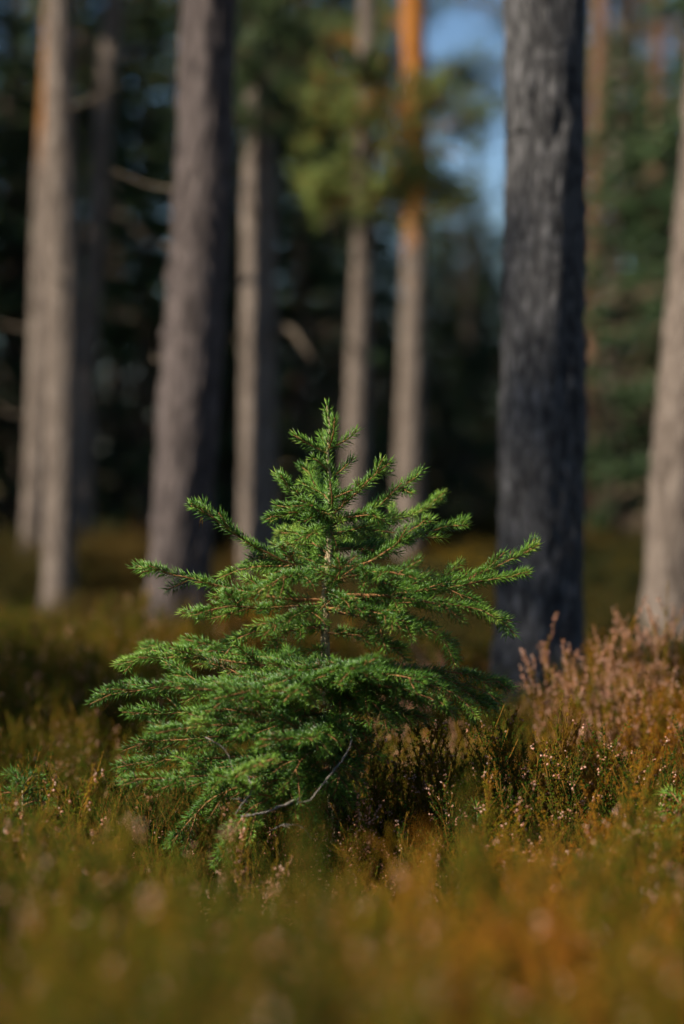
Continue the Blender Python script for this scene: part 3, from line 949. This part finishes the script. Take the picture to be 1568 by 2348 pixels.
for b in made:
    bo = b.axis.build('branch', [M_TWIG], sapling)
    for l, sg in b.shoots:
        if l > cut:
            sg.build('side_shoot', [M_NEEDLE, M_TWIG], bo)
        else:
            o = b.fine
            Vs, Fs, Ms, Ts = np.concatenate(sg.V), np.concatenate(sg.F), np.concatenate(sg.M), np.concatenate(sg.T)
            o.V.append(Vs); o.F.append(Fs + o.n); o.M.append(Ms); o.T.append(Ts); o.n += len(Vs)
    b.fine.build('needles', [M_NEEDLE, M_TWIG], bo, kind='stuff')

# bare lichen-grey dead twigs low on the stem
for path, r0 in [([(770, 1660, -0.10), (801, 1676, -0.22), (803, 1712, -0.26), (770, 1762, -0.29), (735, 1805, -0.31), (712, 1835, -0.32), (680, 1842, -0.33)], 0.0026),
                 ([(690, 1830, -0.27), (640, 1852, -0.30), (600, 1866, -0.31), (553, 1874, -0.32)], 0.0030),
                 ([(560, 1770, -0.26), (575, 1795, -0.29), (574, 1820, -0.30), (556, 1842, -0.31), (540, 1868, -0.31)], 0.0022),
                 ([(470, 1690, -0.24), (515, 1720, -0.28), (528, 1750, -0.29), (534, 1772, -0.30)], 0.0014),
                 ([(620, 1905, -0.28), (655, 1892, -0.3), (690, 1898, -0.31), (715, 1925, -0.31)], 0.0013),
                 ([(565, 1840, -0.3), (550, 1835, -0.31), (546, 1830, -0.31)], 0.0022)]:
    g = Geo()
    P = spline([px(x, y, TREE_D + d) - SAP0 for x, y, d in path], 0.006)
    P = P + rng.normal(0, 0.0006, P.shape)
    V, F = tube(P, np.linspace(r0, r0 * 0.5, len(P)) * rng.uniform(0.7, 1.3, len(P)), 6)
    g.add(V, F)
    for q in range(max(1, len(P) // 14)):
        i = int(rng.integers(3, len(P) - 2))
        S = bent(P[i], unit(P[i + 1] - P[i - 1]) + unit(rng.normal(size=3)) * 0.9, rng.uniform(0.008, 0.03), rng.normal(0, 0.15, 3), 5)
        V, F = tube(S, np.linspace(r0 * 0.5, r0 * 0.25, 5), 5)
        g.add(V, F)
    g.build('bare_twig', [M_BARE], sapling)


# a pair of dry pine needles caught in the upper left branch
g = Geo()
a0 = px(462, 1178, TREE_D - 0.085)
V, F = spindles(np.array([a0, a0 + [0.001, 0, 0]]), np.array([px(455, 1215, TREE_D - 0.09) - a0, px(463, 1214, TREE_D - 0.09) - a0]), 0.034, 0.0016, 0.4)
g.add(V - a0, F, 0, 0.6)
o = g.build('dry_pine_needle', [M_HSTEM])
o.location = a0
o['label'] = 'pair of dry orange pine needles caught on the upper left sapling branch'
o['category'] = 'pine needle'


# ------------------------------------------------------------------ spruce seedlings in the heather
def seedling(x, y, d, h, n, label, tint, spread=0.09, lean=(0, 0)):
    top = px(x, y, d)
    root0 = np.array([top[0], d, max(float(ground_z(top[0], d)), 0)])
    root = thing('spruce_seedling', label, 'seedling', root0)
    g = Geo()
    P = spline([[0, 0, 0], [lean[0] * .5, lean[1] * .5, (top[2] - root0[2]) * .5], [lean[0], lean[1], top[2] - root0[2]]], 0.01)
    V, F = tube(P, np.linspace(0.005, 0.0015, len(P)), 6)
    g.add(V, F)
    g.build('trunk', [M_STEM], root)
    r = np.random.default_rng(int(x))
    for k in range(n):
        i = len(P) - 1 - int((k / n) * min(len(P) - 1, int(h / 0.01)))
        a = k * 2.4 + r.uniform(-0.3, 0.3)
        L = spread * (0.45 + 0.75 * k / n) * r.uniform(0.8, 1.2)
        dr = np.array([math.cos(a), math.sin(a), 0.35 - 0.5 * k / n])
        pts = [P[i], P[i] + dr * L * 0.5 + [0, 0, 0.01], P[i] + dr * L]
        b = grow(pts, 0.002, 0.6, 0.02, tint=tint, seed=k + int(x))
        bo = b.axis.build('branch', [M_TWIG], root)
        for l, sg in b.shoots:
            o = b.fine
            Vs, Fs, Ms, Ts = np.concatenate(sg.V), np.concatenate(sg.F), np.concatenate(sg.M), np.concatenate(sg.T)
            o.V.append(Vs); o.F.append(Fs + o.n); o.M.append(Ms); o.T.append(Ts); o.n += len(Vs)
        b.fine.build('needles', [M_NEEDLE, M_TWIG], bo, kind='stuff')


seedling(1562, 1845, 4.40, 0.13, 16, 'yellow-green spruce seedling cut off by the right edge', 0.80, 0.085)
seedling(1095, 1850, 4.58, 0.13, 12, 'small dark green spruce seedling in the heather right of the sapling', 0.45, 0.05)
seedling(50, 1800, 4.56, 0.07, 8, 'small spruce seedling low in the heather at the left edge', 0.33, 0.07)


# ------------------------------------------------------------------ heather
def heather_geo(seed, h, stems, flower, spread=0.10, fs=1.0, sparse=False, thin=1.0):
    """three Geos: stems, leaves, flowers of one heather plant"""
    r = np.random.default_rng(seed)
    gs, gl, gf = Geo(), Geo(), Geo()
    for k in range(stems):
        a = r.uniform(0, 6.283)
        out = spread * r.uniform(0.2, 1.0)
        H = h * r.uniform(0.7, 1.08)
        top = np.array([math.cos(a) * out, math.sin(a) * out, H])
        P = spline([[math.cos(a) * 0.01, math.sin(a) * 0.01, 0], [top[0] * 0.55 + r.normal(0, .012), top[1] * 0.55 + r.normal(0, .012), H * 0.45], top], 0.012)
        V, F = tube(P, np.linspace(0.0017, 0.0007, len(P)), 4)
        gs.add(V, F, 0, r.uniform(0.1, 0.8))
        st = np.clip(r.normal(0.5, 0.25), 0, 1)
        axes = [P[int(len(P) * 0.35):]]
        nbr = r.integers(7, 12)
        for b in range(nbr):
            i = int(len(P) * r.uniform(0.3, 0.93))
            i = min(i, len(P) - 2)
            aa = r.uniform(0, 6.283)
            L = r.uniform(0.025, 0.075) * (h / 0.28)
            d = np.array([math.cos(aa) * 0.62, math.sin(aa) * 0.62, 1.0])
            S = bent(P[i], d, L, np.array([0, 0, 0.15]), 5)
            V, F = tube(S, np.linspace(0.0009, 0.0005, len(S)), 3)
            gs.add(V, F, 0, r.uniform(0.2, 1.0))
            axes.append(S)
        for q, S in enumerate(axes):
            seg = np.concatenate([[0], np.cumsum(np.linalg.norm(np.diff(S, axis=0), axis=1))])
            L = seg[-1]
            isf = r.uniform() < flower
            f0 = (0.82 if sparse else 0.35) if isf else 1.01
            n = int(L / 0.0022)
            u = r.uniform(0, min(1, f0 + 0.05), n) * L
            B = np.stack([np.interp(u, seg, S[:, c]) for c in range(3)], -1)
            D = unit(r.normal(size=(n, 3))) + np.array([0, 0, 0.9])
            V, F = spindles(B, D, r.uniform(0.004, 0.008, n), r.uniform(0.0016, 0.0026, n), 0.5)
            gl.add(V, F, 0, np.repeat(np.clip(st + r.normal(0, 0.2, n), 0, 1), 5))
            if isf:
                n = int(r.integers(2, 6)) if sparse else int(L * (1 - f0) / 0.0019 / thin) + 3
                u = (f0 + (1 - f0) * r.uniform(0, 1, n)) * L
                B = np.stack([np.interp(u, seg, S[:, c]) for c in range(3)], -1)
                D = unit(r.normal(size=(n, 3)) * [1, 1, 0.5] + np.array([0, 0, 0.15]))
                V, F = spindles(B, D, r.uniform(0.0045, 0.0065, n) * fs, r.uniform(0.0034, 0.0046, n) * fs, 0.62)
                gf.add(V, F, 0, np.repeat(np.clip(r.normal(0.45, 0.30, n), 0, 1), 5))
    return gs, gl, gf


def grass_geo(seed, n, h):
    r = np.random.default_rng(seed)
    g = Geo()
    for k in range(n):
        a = r.uniform(0, 6.283)
        H = h * r.uniform(0.5, 1.1)
        lean = r.uniform(0.05, 0.55) * H
        b = np.array([r.normal(0, .018), r.normal(0, .018), 0])
        P = bent(b, [math.cos(a) * 0.12, math.sin(a) * 0.12, 1], H, np.array([math.cos(a) * lean / H, math.sin(a) * lean / H, -0.12]), 7)
        V, F = tube(P, np.linspace(0.0010, 0.0003, 7), 3)
        g.add(V, F, 0, np.clip(r.normal(0.5, 0.25), 0, 1))
    return g


def merged(name, parts):
    g = Geo()
    mats = []
    for k, (p, m) in enumerate(parts):
        if not p.V:
            continue
        V, F, T = np.concatenate(p.V), np.concatenate(p.F), np.concatenate(p.T)
        g.add(V, F, len(mats), T)
        mats.append(m)
    return g.mesh(name, mats)


LIB = {'heather': [], 'flowering': [], 'grass': []}
for k in range(6):
    a = heather_geo(100 + k, 0.25 + 0.02 * (k % 3), 7, 0.5 if k % 2 else 0.0, sparse=True)
    LIB['heather'].append(merged('heather_plant', list(zip(a, (M_HSTEM, M_HEATHER, M_FLOWER)))))
for k in range(4):
    a = heather_geo(200 + k, 0.29 + 0.02 * (k % 2), 7, 0.75)
    LIB['flowering'].append(merged('flowering_heather_plant', list(zip(a, (M_HSTEM, M_HEATHER, M_FLOWER)))))
for k in range(4):
    LIB['grass'].append(merged('grass_tuft', [(grass_geo(300 + k, 46, 0.26), M_GRASS)]))


def scatter(name, label, cat, lib, pts, scl, tint, tilt=0.16, plain=None):
    """one ground-cover object: instances of the library meshes on points"""
    col = bpy.data.collections.new(name + '_library')
    for k, me in enumerate(LIB[lib]):
        o = bpy.data.objects.new(f'{lib}_{k}', me)
        col.objects.link(o)
    n = len(pts)
    me = bpy.data.meshes.new(name)
    me.vertices.add(n)
    pick = rng.integers(0, len(LIB[lib]), n).astype(np.int32)
    if plain is not None:
        pick = np.where(plain, pick // 2 * 2, pick).astype(np.int32)
    me.vertices.foreach_set('co', np.asarray(pts, np.float32).ravel())
    rot = np.stack([rng.normal(0, tilt, n), rng.normal(0, tilt, n), rng.uniform(0, 6.283, n)], -1).astype(np.float32)
    for nm, ty, arr in (('rot', 'FLOAT_VECTOR', rot), ('scl', 'FLOAT', np.asarray(scl, np.float32)), ('plant_tint', 'FLOAT', np.asarray(tint, np.float32)),
                        ('pick', 'INT', pick)):
        at = me.attributes.new(nm, ty, 'POINT')
        at.data.foreach_set('vector' if ty == 'FLOAT_VECTOR' else 'value', arr.ravel())
    o = place(name, me, None, 'stuff')
    o['label'] = label
    o['category'] = cat
    ng = bpy.data.node_groups.new(name, 'GeometryNodeTree')
    ng.interface.new_socket('Geometry', in_out='INPUT', socket_type='NodeSocketGeometry')
    ng.interface.new_socket('Geometry', in_out='OUTPUT', socket_type='NodeSocketGeometry')
    N = ng.nodes
    gi, go = N.new('NodeGroupInput'), N.new('NodeGroupOutput')
    ci = N.new('GeometryNodeCollectionInfo')
    ci.inputs['Collection'].default_value = col
    ci.inputs['Separate Children'].default_value = True
    ci.inputs['Reset Children'].default_value = True
    ip = N.new('GeometryNodeInstanceOnPoints')
    ip.inputs['Pick Instance'].default_value = True

    def attr(nm, ty):
        a = N.new('GeometryNodeInputNamedAttribute')
        a.data_type = ty
        a.inputs['Name'].default_value = nm
        return a.outputs['Attribute']
    lk = ng.links.new
    lk(gi.outputs[0], ip.inputs['Points'])
    lk(ci.outputs[0], ip.inputs['Instance'])
    lk(attr('pick', 'INT'), ip.inputs['Instance Index'])
    lk(attr('rot', 'FLOAT_VECTOR'), ip.inputs['Rotation'])
    lk(attr('scl', 'FLOAT'), ip.inputs['Scale'])
    lk(ip.outputs[0], go.inputs[0])
    md = o.modifiers.new('scatter', 'NODES')
    md.node_group = ng
    return o


def smooth_field(x, y, seed, f):
    r = np.random.default_rng(seed)
    out = np.zeros_like(x)
    for k in range(6):
        a = r.uniform(0, 6.283)
        w = f * r.uniform(0.6, 1.8)
        out += np.sin(w * (np.cos(a) * x + np.sin(a) * y) + r.uniform(0, 6.283))
    return out / 2.45


def field(n, y0, y1, margin, seed, power=1.0):
    r = np.random.default_rng(seed)
    y = y0 + (y1 - y0) * r.uniform(0, 1, n) ** power
    x = r.uniform(-1, 1, n) * (0.142 * y + margin)
    return x, y


def points(x, y):
    return np.stack([x, y, ground_z(x, y) - 0.01], -1)


def top_limit(x, y):
    """tallest plant wanted at a spot: low in front of the sapling, higher elsewhere"""
    h = 0.30 + 0.05 * smooth_field(x, y, 5, 2.2)
    h = h - 0.19 * np.exp(-np.abs((x + 0.10) / 0.30) ** 3 - np.abs((y - 4.05) / 0.62) ** 4)
    h = h + 0.05 * np.exp(-((x - 0.25) ** 2 / 0.03 + (y - 4.75) ** 2 / 0.06))
    h = h - 0.07 * np.exp(-np.abs((x - 0.40) / 0.20) ** 3 - np.abs((y - 6.1) / 1.0) ** 4)
    for sx, sy in ((0.60, 3.95),):          # low plants round the seedlings
        h = h - 0.17 * np.exp(-((x - sx) / 0.13) ** 2 - ((y - sy) / 0.45) ** 2)
    h = np.where(y > 8, h * 0.72, h)
    return np.clip(h, 0.09, 0.42)


# heather everywhere
x, y = field(4000, 1.5, 13.5, 0.9, 41, 1.25)
k = ~((np.abs(x - TRUNK[0][0]) < 0.03) & (np.abs(y - FOCUS) < 0.05))
x, y = x[k], y[k]
tn = np.clip(0.05 + 0.09 * (y < 4.3) + 0.16 * smooth_field(x, y, 18, 1.8) + 0.07 * np.clip(x / 0.3, -0.5, 1) * (y < 4.5) + 0.15 * (y > 4.2) * (y < 7) * (x > -0.1) - 0.05 * (y > 6) * (x < 0.4) + 0.42 * smooth_field(x, y, 8, 5.0) + rng.normal(0, 0.07, len(x)), -0.2, 0.8)  # heather behind at left tinted darker: the shade there put into its colour
scatter('heather_ground_cover', 'olive and rust heather covering the forest floor', 'heather', 'heather', points(x, y), top_limit(x, y) / 0.27 * np.where(y < 3.9, rng.uniform(0.45, 1.32, len(x)), rng.uniform(0.68, 1.18, len(x))), tn, plain=(y < 3.7) & (rng.uniform(size=len(x)) < 0.6))
x, y = field(420, 1.9, 13.5, 0.9, 42, 1.2)
w = smooth_field(x, y, 9, 3.2) > -0.1
x, y = x[w], y[w]
scatter('dry_grass_ground_cover', 'dry orange-brown grass growing through the heather', 'grass', 'grass', points(x, y), top_limit(x, y) / 0.26 * rng.uniform(0.7, 1.15, len(x)),
        np.clip(0.35 + 0.25 * smooth_field(x, y, 12, 2.0) + rng.normal(0, 0.1, len(x)), 0, 0.8), 0.22)
x, y = field(700, 1.6, 9.0, 0.7, 43, 1.0)
w = (smooth_field(x, y, 15, 3.0) + 0.25 * (x > 0.45) * (y > 4.6) - 3 * (y < 4.2)) > 0.85
x, y = x[w], y[w]
scatter('flowering_heather_ground_cover', 'faded pink flowering heather among the green heather', 'heather', 'flowering', points(x, y), top_limit(x, y) / 0.30 * rng.uniform(0.8, 1.12, len(x)),
        np.clip(0.22 + rng.normal(0, 0.1, len(x)), 0, 0.7))


def shrub_geo(seed, h, n):
    r = np.random.default_rng(seed)
    gs, gl = Geo(), Geo()
    for k in range(n):
        a = r.uniform(0, 6.283)
        H = h * r.uniform(0.55, 1.1)
        o = r.uniform(0.05, 0.6) * h
        P = spline([[0, 0, 0], [math.cos(a) * o * 0.4, math.sin(a) * o * 0.4, H * 0.55], [math.cos(a) * o, math.sin(a) * o, H]], 0.04)
        V, F = tube(P, np.linspace(0.004, 0.0015, len(P)), 4)
        gs.add(V, F, 0, 0.3)
        m = 60
        u = r.uniform(0.3, 1, m) * (len(P) - 1)
        B = np.stack([np.interp(u, np.arange(len(P)), P[:, c]) for c in range(3)], -1) + r.normal(0, 0.03 * h / 0.4, (m, 3))
        V, F = spindles(B, r.normal(size=(m, 3)) + [0, 0, 0.4], r.uniform(0.018, 0.035, m), r.uniform(0.009, 0.016, m), 0.5)
        gl.add(V, F, 0, np.repeat(np.clip(r.normal(0.4, 0.22, m), 0, 1), 5))
    return gs, gl


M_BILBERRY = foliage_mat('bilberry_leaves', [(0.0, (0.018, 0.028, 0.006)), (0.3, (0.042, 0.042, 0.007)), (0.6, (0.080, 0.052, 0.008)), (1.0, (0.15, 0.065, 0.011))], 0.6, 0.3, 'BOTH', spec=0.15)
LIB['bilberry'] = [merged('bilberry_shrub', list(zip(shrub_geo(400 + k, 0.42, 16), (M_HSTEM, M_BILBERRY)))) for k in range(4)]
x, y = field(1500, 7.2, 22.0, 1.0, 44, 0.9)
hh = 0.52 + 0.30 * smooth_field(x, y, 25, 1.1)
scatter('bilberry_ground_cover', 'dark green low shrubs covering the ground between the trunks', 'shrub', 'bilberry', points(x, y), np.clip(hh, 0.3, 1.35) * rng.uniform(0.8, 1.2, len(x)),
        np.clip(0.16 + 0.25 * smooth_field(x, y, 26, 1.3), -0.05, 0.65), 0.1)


def dry_bush(xp, yp, d, label, seed, n=26):
    top = px(xp, yp, d)
    zb = float(ground_z(top[0], d))
    root = thing('dry_bush', label, 'bush', (top[0], d, zb), 'sunlit bushes behind the sapling')
    gs, gl = shrub_geo(seed, float(top[2] - zb), n)
    gs.build('stem', [M_HSTEM], root)
    o = gl.build('leaves', [M_GRASS], root, kind='stuff')
    o['plant_tint'] = 0.25


dry_bush(1055, 1262, 11.0, 'orange-brown blurred bush in the gap left of the broad grey trunk', 451)
dry_bush(1420, 1300, 12.5, 'olive-brown blurred bush right of the broad grey trunk', 452)


# single heather plants that stand out
def heather_plant(xp, yp, d, label, stems, flower, seed, tint, spread=0.05, bloom=True):
    top = px(xp, yp, d)
    zb = float(ground_z(top[0], d))
    h = float(top[2] - zb)
    gs, gl, gf = heather_geo(seed, h / 1.02, stems, flower, spread, 1.15, flower < 0.45, 1.7 if flower > 0.48 else 1.0)
    root = thing('heather_plant', label, 'heather', (top[0], d, zb - 0.005), 'single heather plants')
    for nm, g, m in (('stem', gs, M_HSTEM), ('leaves', gl, M_HEATHER), ('flowers', gf, M_FLOWER)):
        if g.V:
            o = g.build(nm, [m], root, kind='stuff' if nm != 'stem' else None)
            o['plant_tint'] = tint


heather_plant(1275, 1640, 4.55, 'tall green heather sprig with pale dry flowers, right of the sapling', 5, 0.3, 501, 0.25, 0.03)
heather_plant(1150, 1645, 4.85, 'slender heather sprig just under the right tips of the sapling', 4, 0.2, 502, 0.4, 0.04)
heather_plant(1005, 1722, 4.75, 'green heather with pale round flowers, right of the sapling trunk', 9, 0.44, 503, 0.38, 0.09)
heather_plant(935, 1768, 4.70, 'low heather with a row of whitish flowers beside the sapling trunk', 9, 0.44, 504, 0.42, 0.08)
heather_plant(1350, 1450, 5.75, 'largest blurred pink heather clump in front of the broad grey trunk', 10, 0.72, 505, 0.35, 0.15)
heather_plant(1300, 1490, 5.65, 'blurred pink heather leaning left at the foot of the broad grey trunk', 6, 0.72, 506, 0.35, 0.13)
heather_plant(1395, 1425, 5.85, 'tallest pink heather spike, right of the largest pink clump', 5, 0.95, 507, 0.35, 0.05)
heather_plant(1490, 1420, 5.9, 'pink heather spikes at the foot of the cut-off right trunk', 5, 0.9, 508, 0.35, 0.07)
heather_plant(1545, 1395, 5.9, 'pink heather spikes touching the right edge', 5, 0.9, 509, 0.35, 0.06)
heather_plant(1440, 1560, 5.5, 'pink and rust heather below the pink spikes at the right', 8, 0.5, 510, 0.45, 0.10)
heather_plant(1540, 1560, 5.4, 'rust heather with pink tips near the right edge', 8, 0.5, 511, 0.5, 0.10)
heather_plant(78, 1715, 4.9, 'single upright heather sprig at the left edge above the heather', 2, 0.2, 512, 0.15, 0.02)
heather_plant(1485, 1795, 4.7, 'heather sprig with a white flower tip near the right edge', 3, 0.4, 513, 0.2, 0.03)
heather_plant(600, 1915, 4.2, 'brown-flowered heather in front of the lowest sapling branches', 6, 0.5, 514, 0.3, 0.07)
heather_plant(860, 1830, 4.5, 'pinkish heather just right of the sapling foot', 7, 0.5, 515, 0.25, 0.07)
heather_plant(752, 1850, 4.5, 'low green heather hiding the foot of the sapling trunk', 9, 0.3, 517, 0.1, 0.07)
heather_plant(790, 1835, 4.62, 'dark heather against the lowest part of the sapling trunk', 8, 0.3, 518, 0.05, 0.06)
heather_plant(270, 1830, 3.6, 'blurred green heather in front of the sapling at left', 9, 0.1, 516, 0.1, 0.12)
